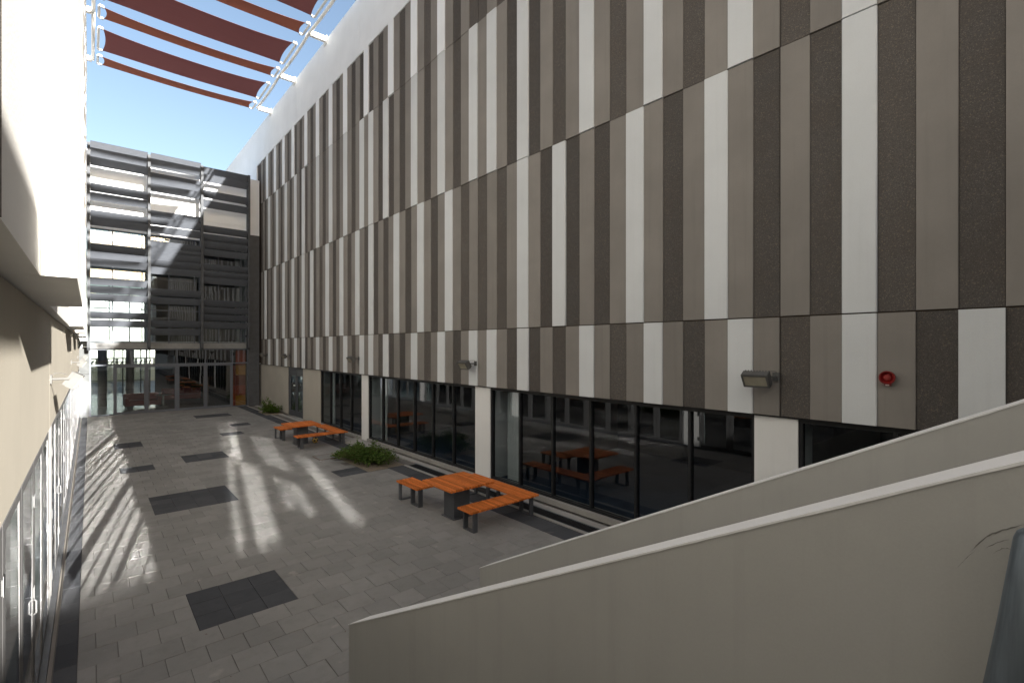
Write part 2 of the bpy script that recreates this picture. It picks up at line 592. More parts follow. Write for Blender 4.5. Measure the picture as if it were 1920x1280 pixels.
# ------------------------------------------------------------------ drain grating
dg = thing('drain_grate', (7.43, 5, 0), 'black slotted drain channel running along the foot of the window wall beside the near table', 'drain')
b = MB().box(7.262, 7.29, -16, 13.29, -0.04, 0.008).box(7.57, 7.598, -16, 13.29, -0.04, 0.008)
b.build('side_rail', M['galv'], dg)
b = MB()
y = 2.0
while y < 13.2:
    b.box(7.29, 7.57, y, y + 0.022, -0.03, 0.006)
    y += 0.05
tag(b.build('grate_bars', M['black'], dg), kind='stuff')
MB().box(7.262, 7.598, -16, 13.29, -0.0595, -0.045).build('channel_floor', M['room_d'], dg)

# ------------------------------------------------------------------ right building: striped precast wall
W = 7.87
rb = thing('striped_building', (9.0, 10.0, 0), 'long building clad in vertical white, taupe and dark brown precast strips above dark windows', 'building')
MB().box(7.935, 8.3, -12.3, 62, 2.60, 17.0).build('wall', M['backing'], rb)
MB().box(7.935, 8.3, -62, -12.301, 2.60, 15.7).build('wall', M['backing'], rb)
YB = 2.883
row0 = "TWTDTWTDTWTDTDWDTWT" "WTDTWTDTWTDTDWDTWTW" "TDTWTDTWTDTWTDTDWDT" "WTDTWTDTWTDTWTDTDWD" "TWTD"
row1 = "DTWTDTWTDTDWDTWTDTD" "TDTWTDTWTDTWTDTDWDT" "WTDTWTDTWTDTDWDTWTD" "TWTDTWTDTWTDTDWDTWT" "DTWT"
row3 = "DTWTDTWTDTDWDTWTDTD" "DTDTWTDTWTDTWTDTDWD" "TDTWTDTWTDTWTDTWTDT" "DWTDTWTDTWTDTWTDTWT" "DTWT"
neg0 = "DTWTDWDTWTDTWTDTWTD"
neg1 = "TDWDTDTWTDTWTDTWTDT"
def strip_code(r, i):
    s, n = ((row0, neg0) if r in (0, 2) else (row1, neg1) if r == 1 else (row3, neg1))
    return s[i] if i >= 0 else n[(-i - 1) % len(n)]
rows = [(2.55, 4.045), (4.065, 8.13), (8.15, 12.33), (12.35, 14.9)]
prot = {'D': 0.042, 'T': 0.022, 'W': 0.0}
mats = {'D': M['dark'], 'T': M['taupe'], 'W': M['white']}
smesh = {}
def strip_mesh(r, c, w):
    key = (r, c, round(w, 3))
    if key not in smesh:
        z0, z1 = rows[r]
        x = prot[c]
        e = 0.013 if c == 'W' else 0.007
        hw = w / 2 - 0.0005
        prof = [(x + e, -hw), (0.068, -hw), (0.068, hw), (x + e, hw), (x, hw - e), (x, -hw + e)]
        smesh[key] = MB().prism(prof[::-1], 'z', 0, z1 - z0).mesh('precast_strip', mats[c])
    return smesh[key]
strips = []
for r in range(4):
    for i in range(-34, 76):
        ya, yb = YB + PITCH * i, YB + PITCH * (i + 1)
        if yb > 32.75: continue
        if r == 3 and strip_code(r, i) == 'W': continue     # white strips of the top row run into the parapet band
        a = ya + (0.012 if (i % 19) == 0 else 0)
        strips.append((r, i, a, yb))
def in_view(r, i, ya, yb):
    y = (ya + yb) / 2
    if y < 0.35: return None
    d = W * SN + y * CN
    v = 650 - 910 * (rows[r][0] - 3.6) / d
    if v < -5: return None
    if r == 0 and y < 0.75: return None
    return d
sco = sorted((in_view(*s), k) for k, s in enumerate(strips) if in_view(*s))
solo = set(k for _, k in sco[:300])
far = {c: MB() for c in 'DTW'}
for k, (r, i, a, yb) in enumerate(strips):
    c = strip_code(r, i)
    if k in solo:
        inst('precast_strip', strip_mesh(r, c, yb - a), rb, (W, (a + yb) / 2, rows[r][0]))
    else:
        x = W + prot[c]
        far[c].box(x, W + 0.068, a + 0.0015, yb - 0.0015, rows[r][0], rows[r][1])
for c, nm in (('D', 'far_dark_strips'), ('T', 'far_taupe_strips'), ('W', 'far_white_strips')):
    tag(far[c].build(nm, mats[c], rb), kind='stuff')
# parapet band of big white panels with open joints; teeth run down between the coloured strips of the top row
jy = [YB + 19 * PITCH * k for k in range(-2, 4)] + [31.6, 40, 50, 62.0]
MB().box(W, W + 0.4, -62, -12.323, 14.9, 15.9).build('parapet_panel', M['band'], rb)
for ya, yb in zip(jy, jy[1:]):
    MB().box(W, W + 0.4, ya + 0.006, yb - 0.006, 14.9, 17.16).build('parapet_panel', M['band'], rb)
b = MB()
for i in range(-34, 76):
    ya, yb = YB + PITCH * i, YB + PITCH * (i + 1)
    if yb <= 32.75 and strip_code(3, i) == 'W':
        b.box(W, W + 0.068, ya, yb, 12.35, 14.899)
tag(b.build('white_teeth', M['band'], rb), kind='stuff')
# soffit under the cladding, piers, walls, plinth
MB().box(7.94, 8.4, -62, 32.7, 2.52, 2.598).build('soffit', M['black'], rb)
for ya, yb in ((2.67, 3.30), (10.07, 10.72), (17.53, 18.11), (-5.0, -4.3), (-12.6, -11.9)):
    MB().box(7.98, 8.6, ya, yb, 0, 2.519).build('pier', M['pier'], rb)
MB().box(7.98, 8.6, 22.6, 25.0, 0, 2.519).build('ground_wall', M['beige'], rb)
MB().box(7.98, 8.6, 27.4, 33.4, 0, 2.519).build('ground_wall', M['beige'], rb)
for ya, yb in ((-4.3, 2.67), (3.30, 10.07), (10.72, 17.53), (18.11, 22.6)):
    MB().box(7.93, 8.3, ya + .002, yb - .002, 0, 0.12).build('plinth', M['concrete'], rb)
def window_bay(ya, yb, n, z0=0.122, z1=2.515, x=8.06):
    f = MB()
    t = 0.055
    f.box(x - .05, x + .05, ya, yb, z0, z0 + t).box(x - .05, x + .05, ya, yb, z1 - t, z1)
    f.box(x - .05, x + .05, ya, ya + t, z0 + t, z1 - t).box(x - .05, x + .05, yb - t, yb, z0 + t, z1 - t)
    fr = f.build('window', M['black'], rb, at=(x, (ya + yb) / 2, z0))
    st = (yb - ya) / n
    for k in range(1, n):
        y = ya + st * k
        MB().box(x - .05, x + .05, y - .026, y + .026, z0 + t, z1 - t).build('mullion', M['black'], fr)
    for k in range(n):
        a_, b_ = ya + st * k + .03, ya + st * (k + 1) - .03
        j = [random.uniform(-.004, .004) for _ in range(2)]
        q = MB()
        vs = [(x + j[0], a_, z0 + t), (x + j[1], b_, z0 + t), (x + j[1] + .004, b_, z1 - t), (x + j[0] + .004, a_, z1 - t)]
        q.add(vs, [(0, 3, 2, 1)])
        q.build('pane', M['glass'], fr)
window_bay(-4.3, 2.67, 6)
window_bay(3.30, 10.07, 6)
window_bay(10.72, 17.53, 6)
window_bay(18.11, 22.60, 4)
# rooms behind the glass
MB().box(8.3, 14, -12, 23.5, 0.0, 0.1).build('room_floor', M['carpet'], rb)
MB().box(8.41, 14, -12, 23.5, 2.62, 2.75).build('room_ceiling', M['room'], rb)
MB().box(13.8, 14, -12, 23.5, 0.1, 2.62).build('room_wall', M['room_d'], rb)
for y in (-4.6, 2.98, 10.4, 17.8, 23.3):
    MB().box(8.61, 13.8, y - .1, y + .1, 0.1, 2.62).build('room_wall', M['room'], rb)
for y in (9.55, 17.0, 22.1):
    b = MB()
    for k in range(6):
        b.prism([(8.35 + .0, y - .3 + k * .09), (8.40, y - .26 + k * .09), (8.35, y - .215 + k * .09), (8.34, y - .25 + k * .09)], 'z', 0.12, 2.5)
    b.build('curtain', M['pier'], rb)
# back door at the far end
dr = MB().box(8.0, 8.12, 25.0, 25.1, 0, 2.515).box(8.0, 8.12, 27.3, 27.4, 0, 2.515).box(8.0, 8.12, 25.1, 27.3, 2.3, 2.515).build('door_frame', M['anthracite'], rb, at=(8.05, 26.2, 0))
for a_, b_ in ((25.1, 26.18), (26.22, 27.3)):
    f = MB()
    f.box(8.03, 8.09, a_ + .01, a_ + .14, 0.01, 2.29).box(8.03, 8.09, b_ - .14, b_ - .01, 0.01, 2.29)
    f.box(8.03, 8.09, a_ + .14, b_ - .14, 0.01, .28).box(8.03, 8.09, a_ + .14, b_ - .14, 2.1, 2.29)
    f.build('door_leaf', M['anthracite'], dr)
    MB().box(8.055, 8.062, a_ + .14, b_ - .14, .28, 2.1).build('pane', M['glass'], dr)
hy = 26.30
MB().tube([(8.03, hy, .9), (7.97, hy, .9), (7.97, hy, 1.3), (8.03, hy, 1.3)], .014).build('handle', M['alu'], dr)
MB().box(8.045, 8.05, 26.45, 26.75, 1.55, 1.62).build('door_notice', M['sign'], dr)
# rest of the volume
MB().box(8.3, 24, -12.3, 62, 12, 17.0).build('roof_block', M['band'], rb)
MB().box(8.3, 24, -62, -12.301, 12, 15.7).build('roof_block', M['band'], rb)
MB().box(W, 8.3, 33.41, 62, 0, 14.899).build('end_wall', M['band'], rb)

# ------------------------------------------------------------------ left building
lb = thing('white_bay_building', (-3.0, 10.0, 0), 'bright white building with stepped bays over glazed doors along the left edge', 'building')
XL = -0.42
pj = [-40, -9.9, -0.4, 9.19, 18.9, 28.3, 36]
for ya, yb in zip(pj, pj[1:]):
    MB().box(XL - .4, XL, ya + .006, yb - .006, 2.48, 4.04).build('lower_wall', M['beige_l'], lb)
MB().box(XL - .39, XL - .03, -40, 36, 2.5, 4.04).build('wall_core', M['backing'], lb)
bays = [(-40, -24, -.24), (-24, -20.01, -.30), (2.47, 4.3, -.24), (4.3, 7.5, -.065), (7.5, 14.3, -.34), (14.3, 17.6, -.12), (17.6, 20.6, -.34), (20.6, 23.8, -.13), (23.8, 27.2, -.34), (27.2, 32.9, -.14)]
for ya, yb, x in bays:
    MB().box(-0.8, x, ya + .004, yb - .004, 4.055, 17.1).build('bay', M['bay'], lb)
MB().box(-0.8, -.235, 1.9, 2.466, 4.055, 17.1).build('bay', M['dark'], lb)
MB().box(-0.8, -.24, -20, 1.896, 11.0, 17.1).build('bay', M['bay'], lb)
MB().box(-0.8, -.24, -20, 1.896, 4.055, 4.2).build('sill', M['bay'], lb)
MB().box(-6, -.81, -40, 36, 4.1, 17.0).build('core', M['bay'], lb)
MB().box(-6, -5.8, -40, 36, 0, 4.09).build('back_wall', M['room'], lb)
MB().box(-5.8, -.83, -40, 36, 2.6, 4.09).build('ceiling', M['ceil'], lb)
MB().box(-5.8, -.6, -40, 36, -.02, .02).build('floor', M['lobbyfl'], lb)
# upper windows beside the stair head, each pane seated a little out of true
def tilted_pane(x, ya, yb, z0, z1, ty, tz):
    """ty: turn about z (x drifts with y), tz: lean (x drifts with z)"""
    cy_, cz_ = (ya + yb) / 2, (z0 + z1) / 2
    def P(y, z): return (x + ty * (y - cy_) + tz * (z - cz_), y, z)
    return MB().add([P(ya, z0), P(yb, z0), P(yb, z1), P(ya, z1)], [(0, 1, 2, 3)])
wins = [(-1.3, -0.5), (-4.5, -3.3), (-7.6, -5.2), (-13.3, -11.2), (-18.2, -16.2)]
edges = [-20] + [e for w in sorted(wins) for e in w] + [1.896]
for ya, yb in zip(edges[0::2], edges[1::2]):
    MB().box(-0.8, -.24, ya, yb, 4.2, 11.0).build('bay', M['bay'], lb)
for ya, yb in wins:
    f = MB()
    zb = 8.4 if ya < -14 else 7.42 if ya < -10 else 4.2
    if zb > 4.2:
        MB().box(-0.8, -.24, ya + .002, yb - .002, 4.201, zb).build('spandrel', M['bay'], lb)
    for z in ((4.2, 7.55, 10.93) if zb == 4.2 else (zb, 10.93)):
        f.box(-.33, -.27, ya, yb, z, z + .07)
    f.box(-.33, -.27, ya, ya + .05, zb, 11).box(-.33, -.27, yb - .05, yb, zb, 11)
    fr = f.build('window', M['anthracite'], lb, at=(-.3, ya, 4.2))
    n = 2 if yb - ya > 2 else 1
    for k in range(n):
        for z0, z1 in (((4.27, 7.55), (7.62, 10.93)) if zb == 4.2 else ((zb + .07, 10.93),)):
            s = (yb - ya - .1) / n
            tilted_pane(-.3, ya + .05 + s * k, ya + .05 + s * (k + 1), z0, z1, random.uniform(-.004, .004), random.uniform(-.006, .006)).build('pane', M['glass_u'], fr)
# ground-floor piers and glazed doors
for y in (-0.7, 8.9, 18.6, 28.0):
    MB().box(XL - .35, XL - .005, y, y + .62, 0, 2.478).build('pier', M['pier'], lb)
MB().box(XL - .1, XL + .06, -16, 32.9, -.05, 0.03).build('threshold', M['anthracite'], lb)
groups = [(-6.0, -0.72), (-0.06, 8.88), (9.54, 18.58), (19.24, 27.98), (28.64, 32.9)]
for ga, gb in groups:
    n = max(1, round((gb - ga) / 1.1))
    st = (gb - ga) / n
    for k in range(n):
        a_, b_ = ga + st * k + .006, ga + st * (k + 1) - .006
        f = MB()
        xa, xb = XL - .012, XL + .004
        f.box(xa, xb, a_, a_ + .13, .045, 2.475).box(xa, xb, b_ - .13, b_, .045, 2.475)
        f.box(xa, xb, a_ + .13, b_ - .13, .045, .12).box(xa, xb, a_ + .13, b_ - .13, 2.40, 2.475)
        d = f.build('glazed_door', M['alu'], lb, at=(XL, (a_ + b_) / 2, 0))
        tilted_pane(XL, a_ + .13, b_ - .13, .12, 2.40, random.uniform(-.004, .004), random.uniform(-.004, .004)).build('pane', M['glass_l'], d)
        hy = b_ if k % 2 else a_
        for z in (.35, 1.22, 2.1):
            MB().box(xb + .001, xb + .004, hy - .05, hy + .05, z - .05, z + .05).box(xb + .005, xb + .008, hy - .03, hy + .03, z - .065, z + .065).build('hinge', M['steel'], d)
        if k % 4 == 1 and ga > -1:
            hy = b_ - .035
            MB().tube([(xb, hy, 1.0), (xb + .02, hy, 1.02), (xb + .02, hy, 1.13), (xb, hy, 1.15)], .007, 6).build('handle', M['alu'], d)

# ------------------------------------------------------------------ building behind the photographer (closes the courtyard; only its shadow edge shows)
bb = MB().box(-6, 24, -40, -29.6, 0, 12.7).build('rear_wing', M['band'])
tag(bb, 'plain pale wing closing the courtyard behind the viewpoint', 'building')

cn = MB().box(4.2, 7.86, -9, -1.0, 6.7, 6.9).build('added_shade_canopy', M['soffit'])  # slab added out of view to darken the near wall and stair
tag(cn, 'added unseen canopy slab behind the viewpoint, keeping sky light off the near striped wall', 'canopy')
bm = MB().box(.84, .92, -9, -2.5, 6.2, 6.55).build('added_shade_beam', M['anthracite'])  # invented, out of view: throws the shade strip across the left bay
tag(bm, 'added unseen dark beam behind the viewpoint, casting the shade strip on the left bay', 'beam')
sh = thing('horizon_backdrop', (0, 140, 0), 'long pale backdrop block added far off to whiten the view through the bridge windows', 'building')  # added sunlit block, stands in for the white horizon behind the bridge
MB().box(-60, 60, 140, 160, -.06, 11).build('wall', M['bay'], sh)
MB().prism([(-62, 11.01), (62, 11.01), (62, 11.5), (0, 14), (-62, 11.5)], 'y', 139, 161).build('roof', M['band'], sh)
# ------------------------------------------------------------------ far louvred link building
fb = thing('louvred_building', (3.6, 33.0, 0), 'grey louvred bridge building with glazed lobby closing the far end of the courtyard', 'building')
MB().box(-.14, 7.27, 32.86, 33.1, 3.5, 3.80).build('base_beam', M['steel'], fb)
MB().box(7.29, 7.86, 32.76, 33.4, 0, 10.4).build('corner_column', M['anthracite'], fb)
MB().box(7.29, 7.86, 32.76, 33.4, 10.41, 13.8).build('corner_panel', M['band'], fb)
MB().box(XL - .01, -.03, 32.95, 33.3, 0, 2.2).build('steel_cladding', M['clad'], fb)
MB().box(XL - .01, -.03, 32.95, 33.3, 2.212, 3.5).build('steel_cladding', M['clad'], fb)
PX = [-.06, 2.38, 4.79, 7.18]
for x in PX:
    MB().prism([(32.22, 3.55), (32.36, 3.42), (32.5, 3.42), (32.62, 3.55), (32.62, 13.85), (32.22, 13.85)], 'x', x - .06, x + .06).build('post', M['post'], fb)
    b = MB()
    for z in (4.2, 8.2, 12.2):
        b.box(x - .03, x + .03, 32.62, 33.0, z, z + .1)
    b.build('bracket', M['louvre'], fb)
def zv(v, D): return 3.6 + (650 - v) * D / 910
blades = {
    0: [289, 301, 317, 364, 380, 412, 425, 471, 486, 498, 532, 547, 561, 593, 608],
    1: [308, 318, 343, 350, 363, 411, 423, 438, 465, 477, 486, 499, 512, 551, 566, 608, 623],
    2: [332, 345, 374, 392, 437, 452, 465, 479, 506, 519, 530, 571, 584, 597, 611],
}
DB = (25.6, 27.1, 28.7)
for k in range(3):
    xa, xb = PX[k] + .062, PX[k + 1] - .062
    for v in blades[k]:
        z = zv(v, DB[k])
        if z > 13.78: z = 13.78
        h = 0.165
        prof = [(32.56, z - h), (32.59, z - h + .01), (32.25, z + h + .01), (32.19, z + h + .012), (32.16, z + h), (32.19, z + h - .02)]
        MB().prism(prof, 'x', xa, xb).build('louvre', M['louvre'], fb)
    zt = 13.8
# glazing behind the louvres
MB().box(-.4, 7.28, 33.1, 33.3, 12.3, 13.8).build('upper_wall', M['band'], fb)
MB().box(-.4, 7.28, 33.1, 33.3, 9.75, 10.9).build('upper_wall', M['band'], fb)
MB().box(-.4, 7.28, 33.101, 33.3, 10.91, 12.29).build('upper_wall', M['band'], fb)
MB().box(-.4, 7.86, 33.3, 40, 13.5, 13.79).build('roof', M['band'], fb)
for z in (3.6, 8.0, 12.0):
    MB().box(-.4, 7.86, 33.31, 39.9, z, z + .3).build('floor_slab', M['ceil'], fb)
for k in range(3):
    f = MB()
    xs = [PX[k] + .02, PX[k] + .95, PX[k + 1] - .25, PX[k + 1] - .02]
    for x in xs:
        f.box(x - .025, x + .025, 33.12, 33.2, 3.8, 9.74)
    for z in (3.81, 5.6, 7.9, 8.3, 9.69):
        f.box(xs[0], xs[-1], 33.13, 33.19, z, z + .05)
    fr = f.build('window', M['louvre'], fb, at=((xs[0] + xs[-1]) / 2, 33.16, 3.8))
    for a_, b_ in zip(xs, xs[1:]):
        q = MB().add([(a_ + .025, 33.16, 3.86), (b_ - .025, 33.16, 3.86), (b_ - .025, 33.16 + random.uniform(-.006, .006), 9.69), (a_ + .025, 33.16, 9.69)], [(0, 1, 2, 3)])
        q.build('pane', M['glass_f'], fr)
# rear side of the bridge: open glazing at the left, solid wall to the right
MB().box(2.9, 7.86, 39.5, 39.8, 3.9, 13.5).build('rear_wall', M['room'], fb)
MB().box(2.7, 2.9, 34.5, 39.8, 3.9, 13.5).build('inner_wall', M['room'], fb)
f = MB()
for x in (-.38, .9, 1.9, 2.68):
    f.box(x - .03, x + .03, 39.6, 39.7, 3.9, 13.5)
for z in (4.9, 8.0, 9.5):
    f.box(-.38, 2.68, 39.61, 39.69, z, z + .05)
fr = f.build('rear_window', M['louvre'], fb, at=(1.1, 39.65, 3.9))
MB().add([(-.35, 39.65, 3.9), (2.65, 39.65, 3.9), (2.65, 39.65, 13.5), (-.35, 39.65, 13.5)], [(0, 1, 2, 3)]).build('pane', M['glass_f'], fr)
# lobby
MB().box(XL, 7.86, 33.0, 48, -.055, .012).build('lobby_floor', M['lobbyfl'], fb)
MB().box(XL, 7.86, 33.31, 48, 3.45, 3.595).build('lobby_ceiling', M['room'], fb)
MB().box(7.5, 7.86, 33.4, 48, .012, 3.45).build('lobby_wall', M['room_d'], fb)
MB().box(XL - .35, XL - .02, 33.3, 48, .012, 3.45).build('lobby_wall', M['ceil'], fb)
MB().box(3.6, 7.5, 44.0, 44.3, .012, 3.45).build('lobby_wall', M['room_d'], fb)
for x, y in ((.55, 38.0), (2.0, 41.0)):
    MB().lathe([(.22, .012), (.22, 3.45)], (x, y, 0), 'z', 20).build('lobby_column', M['room'], fb, smooth=False)
f = MB()
for x in (-.3, .8, 1.9, 3.0, 3.58):
    f.box(x - .035, x + .035, 47.9, 48, .012, 3.45)
f.box(-.3, 3.58, 47.91, 47.99, 2.4, 2.47).box(-.3, 3.58, 47.91, 47.99, 1.0, 1.05)
fr = f.build('rear_glazing', M['black'], fb, at=(1.6, 47.95, 0))
MB().add([(-.3, 47.95, .02), (3.58, 47.95, .02), (3.58, 47.95, 3.44), (-.3, 47.95, 3.44)], [(0, 1, 2, 3)]).build('pane', M['glass_f'], fr)
# front screen of the lobby: fixed lights, two pairs of doors, transom
f = MB()
xs = [0.0, .95, 2.32, 3.69, 5.06, 6.43, 7.27]
for x in xs:
    f.box(x - .03, x + .03, 32.95, 33.05, .012, 3.5)
f.box(0, 7.27, 32.951, 33.049, 2.6, 2.67).box(0, 7.27, 32.951, 33.049, 3.42, 3.499).box(0, .95, 32.951, 33.049, .012, .07).box(6.43, 7.27, 32.951, 33.049, .012, .07)
fr = f.build('lobby_screen', M['louvre'], fb, at=(3.6, 33, 0))
def vp(x0, x1, z0, z1, m, par, y=33.0):
    j = random.uniform(-.005, .005)
    MB().add([(x0, y, z0), (x1, y + j, z0), (x1, y + j, z1), (x0, y, z1)], [(0, 1, 2, 3)]).build('pane', m, par)
for a_, b_ in zip(xs, xs[1:]):
    vp(a_ + .03, b_ - .03, 2.67, 3.42, M['glass_f'], fr)
vp(.03, .92, .07, 2.6, M['glass_f'], fr)
vp(6.46, 7.24, .07, 2.6, M['glass_f'], fr)
for k, (a_, b_) in enumerate(((.98, 2.31), (2.33, 3.66), (3.72, 5.05), (5.07, 6.40))):
    f = MB()
    f.box(a_, a_ + .08, 32.97, 33.03, .02, 2.595).box(b_ - .08, b_, 32.97, 33.03, .02, 2.595)
    f.box(a_ + .08, b_ - .08, 32.97, 33.03, .02, .14).box(a_ + .08, b_ - .08, 32.97, 33.03, 2.5, 2.595)
    d = f.build('lobby_door', M['louvre'], fb, at=((a_ + b_) / 2, 33, 0))
    vp(a_ + .08, b_ - .08, .14, 2.5, M['glass_f'], d)
    hx = b_ - .1 if k % 2 == 0 else a_ + .1
    MB().tube([(hx, 32.97, .35), (hx, 32.90, .35), (hx, 32.90, 1.85), (hx, 32.97, 1.85)], .016, 8).build('handle', M['alu'], d)
# coloured wall panels inside the lobby
cp = thing('coloured_panel', (7.1, 33.55, 0), 'stack of red and orange squares on the wall at the right end of the lobby', 'wall panel')
for z0, z1, m in ((.02, .62, 'tile_or'), (.63, 1.24, 'tile_red'), (1.25, 1.86, 'tile_dred'), (1.87, 2.48, 'tile_or'), (2.49, 3.4, 'tile_red')):
    MB().box(6.72, 7.26, 33.5, 33.56, z0, z1).build('square', M[m], cp)
for z0, z1, m in ((.02, 1.24, 'tile_red'), (1.25, 2.48, 'tile_dred')):
    MB().box(6.52, 6.71, 33.5, 33.56, z0, z1).build('square', M[m], cp)

# sofas and table in the lobby
def sofa(x, y, w, label, turn=0):
    s = thing('sofa', (x, y, .012), label, 'sofa', 'red sofas in the lobby')
    def B(nm, *a, m='sofa'):
        q = MB()
        q.cbox(*a, c=.04)
        q.v = [(v[0], v[1], v[2]) for v in q.v]
        o = bpy.data.objects.new(nm, q.mesh(nm, M[m]))
        COL.objects.link(o); o.parent = s
    B('seat', -w / 2 + .15, w / 2 - .15, -.35, .3, .14, .44)
    B('backrest', -w / 2, w / 2, .28, .48, .14, .82)
    B('armrest', -w / 2, -w / 2 + .16, -.38, .3, .14, .62)
    B('armrest', w / 2 - .16, w / 2, -.38, .3, .14, .62)
    for sx in (-1, 1):
        for sy in (-.3, .4):
            B('leg', sx * (w / 2 - .1) - .025, sx * (w / 2 - .1) + .025, sy - .025, sy + .025, 0, .14, m='alu')
    s.rotation_euler.z = turn
    return s
sofa(2.35, 36.2, 1.7, 'red leather sofa just inside the left pair of lobby doors', .1)
sofa(4.6, 39.0, 2.2, 'longer red leather sofa deeper in the lobby behind the middle doors', -.15)
lt = thing('pedestal_table', (3.3, 35.6, .012), 'small round pedestal table in front of the red sofa in the lobby', 'table')
MB().lathe([(.42, .70), (.42, .73)], (3.3, 35.6, .012), 'z', 24).build('tabletop', M['room'], lt)
MB().lathe([(.26, 0), (.24, .03), (.05, .06), (.05, .70)], (3.3, 35.6, .012), 'z', 16).build('pedestal', M['steel'], lt)
# pierced cream wall outside, standing in for the frosted strip of the lobby glass
scn = thing('pierced_standin', (3, 66, 0), 'cream pierced wall beyond the lobby, standing in for its frosted pattern strip', 'fence')
b = MB().box(-14, 12, 66, 66.2, -.05, 1.4).box(-14, 12, 66, 66.2, 2.3, 2.45)
x = -14
while x < 12:
    b.box(x, x + .25, 66.02, 66.18, 1.4, 2.3)
    b.prism([(x + .25, 1.45), (x + .4, 1.45), (x + .75, 2.25), (x + .6, 2.25)], 'y', 66.03, 66.17)
    x += .8
tag(b.build('pierced_wall', M['cream'], scn), kind='stuff')

# ------------------------------------------------------------------ stair with two sloping parapets
TS = 0.528
st = thing('staircase', (2.7, 2.5, 0), 'outdoor stair between two sloping cream parapets in the right foreground', 'staircase')
def parapet(xa, xb, ye, zt, name='parapet'):
    yn = -2.2
    ztop = lambda y: zt + TS * (ye - y)
    prof = [(ye, 0.0), (ye, zt), (yn, ztop(yn)), (yn, 0.0)]
    p = MB().prism(prof, 'x', xa, xb).build(name, M['parapet'], st, at=((xa + xb) / 2, ye, 0))
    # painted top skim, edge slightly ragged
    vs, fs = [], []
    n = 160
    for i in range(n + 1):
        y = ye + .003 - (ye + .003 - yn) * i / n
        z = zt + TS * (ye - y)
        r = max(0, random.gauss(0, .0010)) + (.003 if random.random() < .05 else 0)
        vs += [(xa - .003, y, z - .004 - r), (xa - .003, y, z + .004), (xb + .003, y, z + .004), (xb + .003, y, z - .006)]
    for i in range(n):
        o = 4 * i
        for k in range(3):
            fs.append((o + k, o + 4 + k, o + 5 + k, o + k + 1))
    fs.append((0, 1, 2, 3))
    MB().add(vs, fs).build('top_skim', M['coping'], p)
parapet(1.81, 2.02, 4.385, 1.03)
parapet(3.33, 3.54, 4.385, 1.10)
ns = 12
for k in range(ns):
    z = 2.0 * (k + 1) / ns
    y1 = 4.3 - k * (2.0 / ns / TS)
    MB().box(2.021, 3.329, y1 - 2.0 / ns / TS - .02, y1, 0, z).build('step', M['concrete'], st)
MB().box(-.3, 1.6, -3, .1, 1.85, 2.0).box(2.021, 3.329, -2.2, .5, 1.8, 2.0).build('landing', M['concrete'], st)
# metal rail end against the near parapet
mp = thing('metal_post', (1.73, .2, 2.0), 'blue-grey galvanised metal post end leaning by the near parapet in the bottom right corner', 'post')
MB().tube([(1.735, .20, 2.0), (1.735, .067, 2.9), (1.738, .038, 3.12), (1.738, .036, 3.138), (1.738, .035, 3.146)], [.056, .056, .056, .052, .044], 28).build('tube', M['galv'], mp, smooth=True)
MB().tube([(1.735, .20, 2.0), (1.735, .1985, 2.012)], .074, 20).build('base_plate', M['galv'], mp)

# black scuffs on the paint beside the post head
par = [o for o in bpy.data.objects if o.name == 'parapet'][0]
rs = random.Random(4)
for line, w in ((((.180, 3.040), (.147, 3.0935), (.1166, 3.119), (.078, 3.145)), .0022), (((.150, 3.060), (.125, 3.085), (.105, 3.098)), .0013), (((.205, 2.99), (.185, 3.025), (.168, 3.05)), .001), (((.135, 3.05), (.118, 3.07), (.10, 3.075)), .001)):
    q = MB()
    pts = []
    for (a, b), (c, d) in zip(line, line[1:]):
        pts += [(a + (c - a) * t / 5 + rs.gauss(0, .0006), b + (d - b) * t / 5 + rs.gauss(0, .0006)) for t in range(5)]
    pts.append(line[-1])
    vs, fs = [], []
    for k, (y, z) in enumerate(pts):
        ww = w * (.35 + rs.random() * .9) * min(1, k / 3 + .1, (len(pts) - 1 - k) / 3 + .1)
        vs += [(1.8092, y, z - ww), (1.8092, y, z + ww)]
    for k in range(len(pts) - 1):
        fs.append((2 * k, 2 * k + 1, 2 * k + 3, 2 * k + 2))
    q.add(vs, fs)
    q.build('scuff_mark', M['scuff'], par)

# ------------------------------------------------------------------ table and bench sets
def slat_group(parent, xs, y0, y1, z0, z1, w, name='slat'):
    key = (round(y1 - y0, 3), round(z1 - z0, 3), round(w, 3))
    me = slat_group.cache.get(key)
    if me is None:
        me = slat_group.cache[key] = MB().cbox(-w / 2, w / 2, -(y1 - y0) / 2, (y1 - y0) / 2, -(z1 - z0), 0, .005).mesh('slat', M['wood'])
    for x in xs:
        inst(name, me, parent, (x, (y0 + y1) / 2, z1 + random.uniform(-.0015, .0015)))
slat_group.cache = {}
def legframe(parent, axis, c, a, b, h, t=.05):
    """flat steel loop: axis 'y' spans a..b in y at x=c, axis 'x' spans in x at y=c"""
    q = MB()
    def bx(a0, a1, z0, z1):
        if axis == 'y': q.box(c - t, c + t, a0, a1, z0, z1)
        else: q.box(a0, a1, c - t, c + t, z0, z1)
    bx(a, a + .035, 0, h); bx(b - .035, b, 0, h)
    bx(a + .035, b - .035, 0, .02); bx(a + .035, b - .035, h - .03, h)
    q.build('leg_frame', M['anthracite'], parent)
def srange(a, b, pitch):
    n = int((b - a) / pitch)
    s = (b - a) / n
    return [a + s * (i + .5) for i in range(n)]
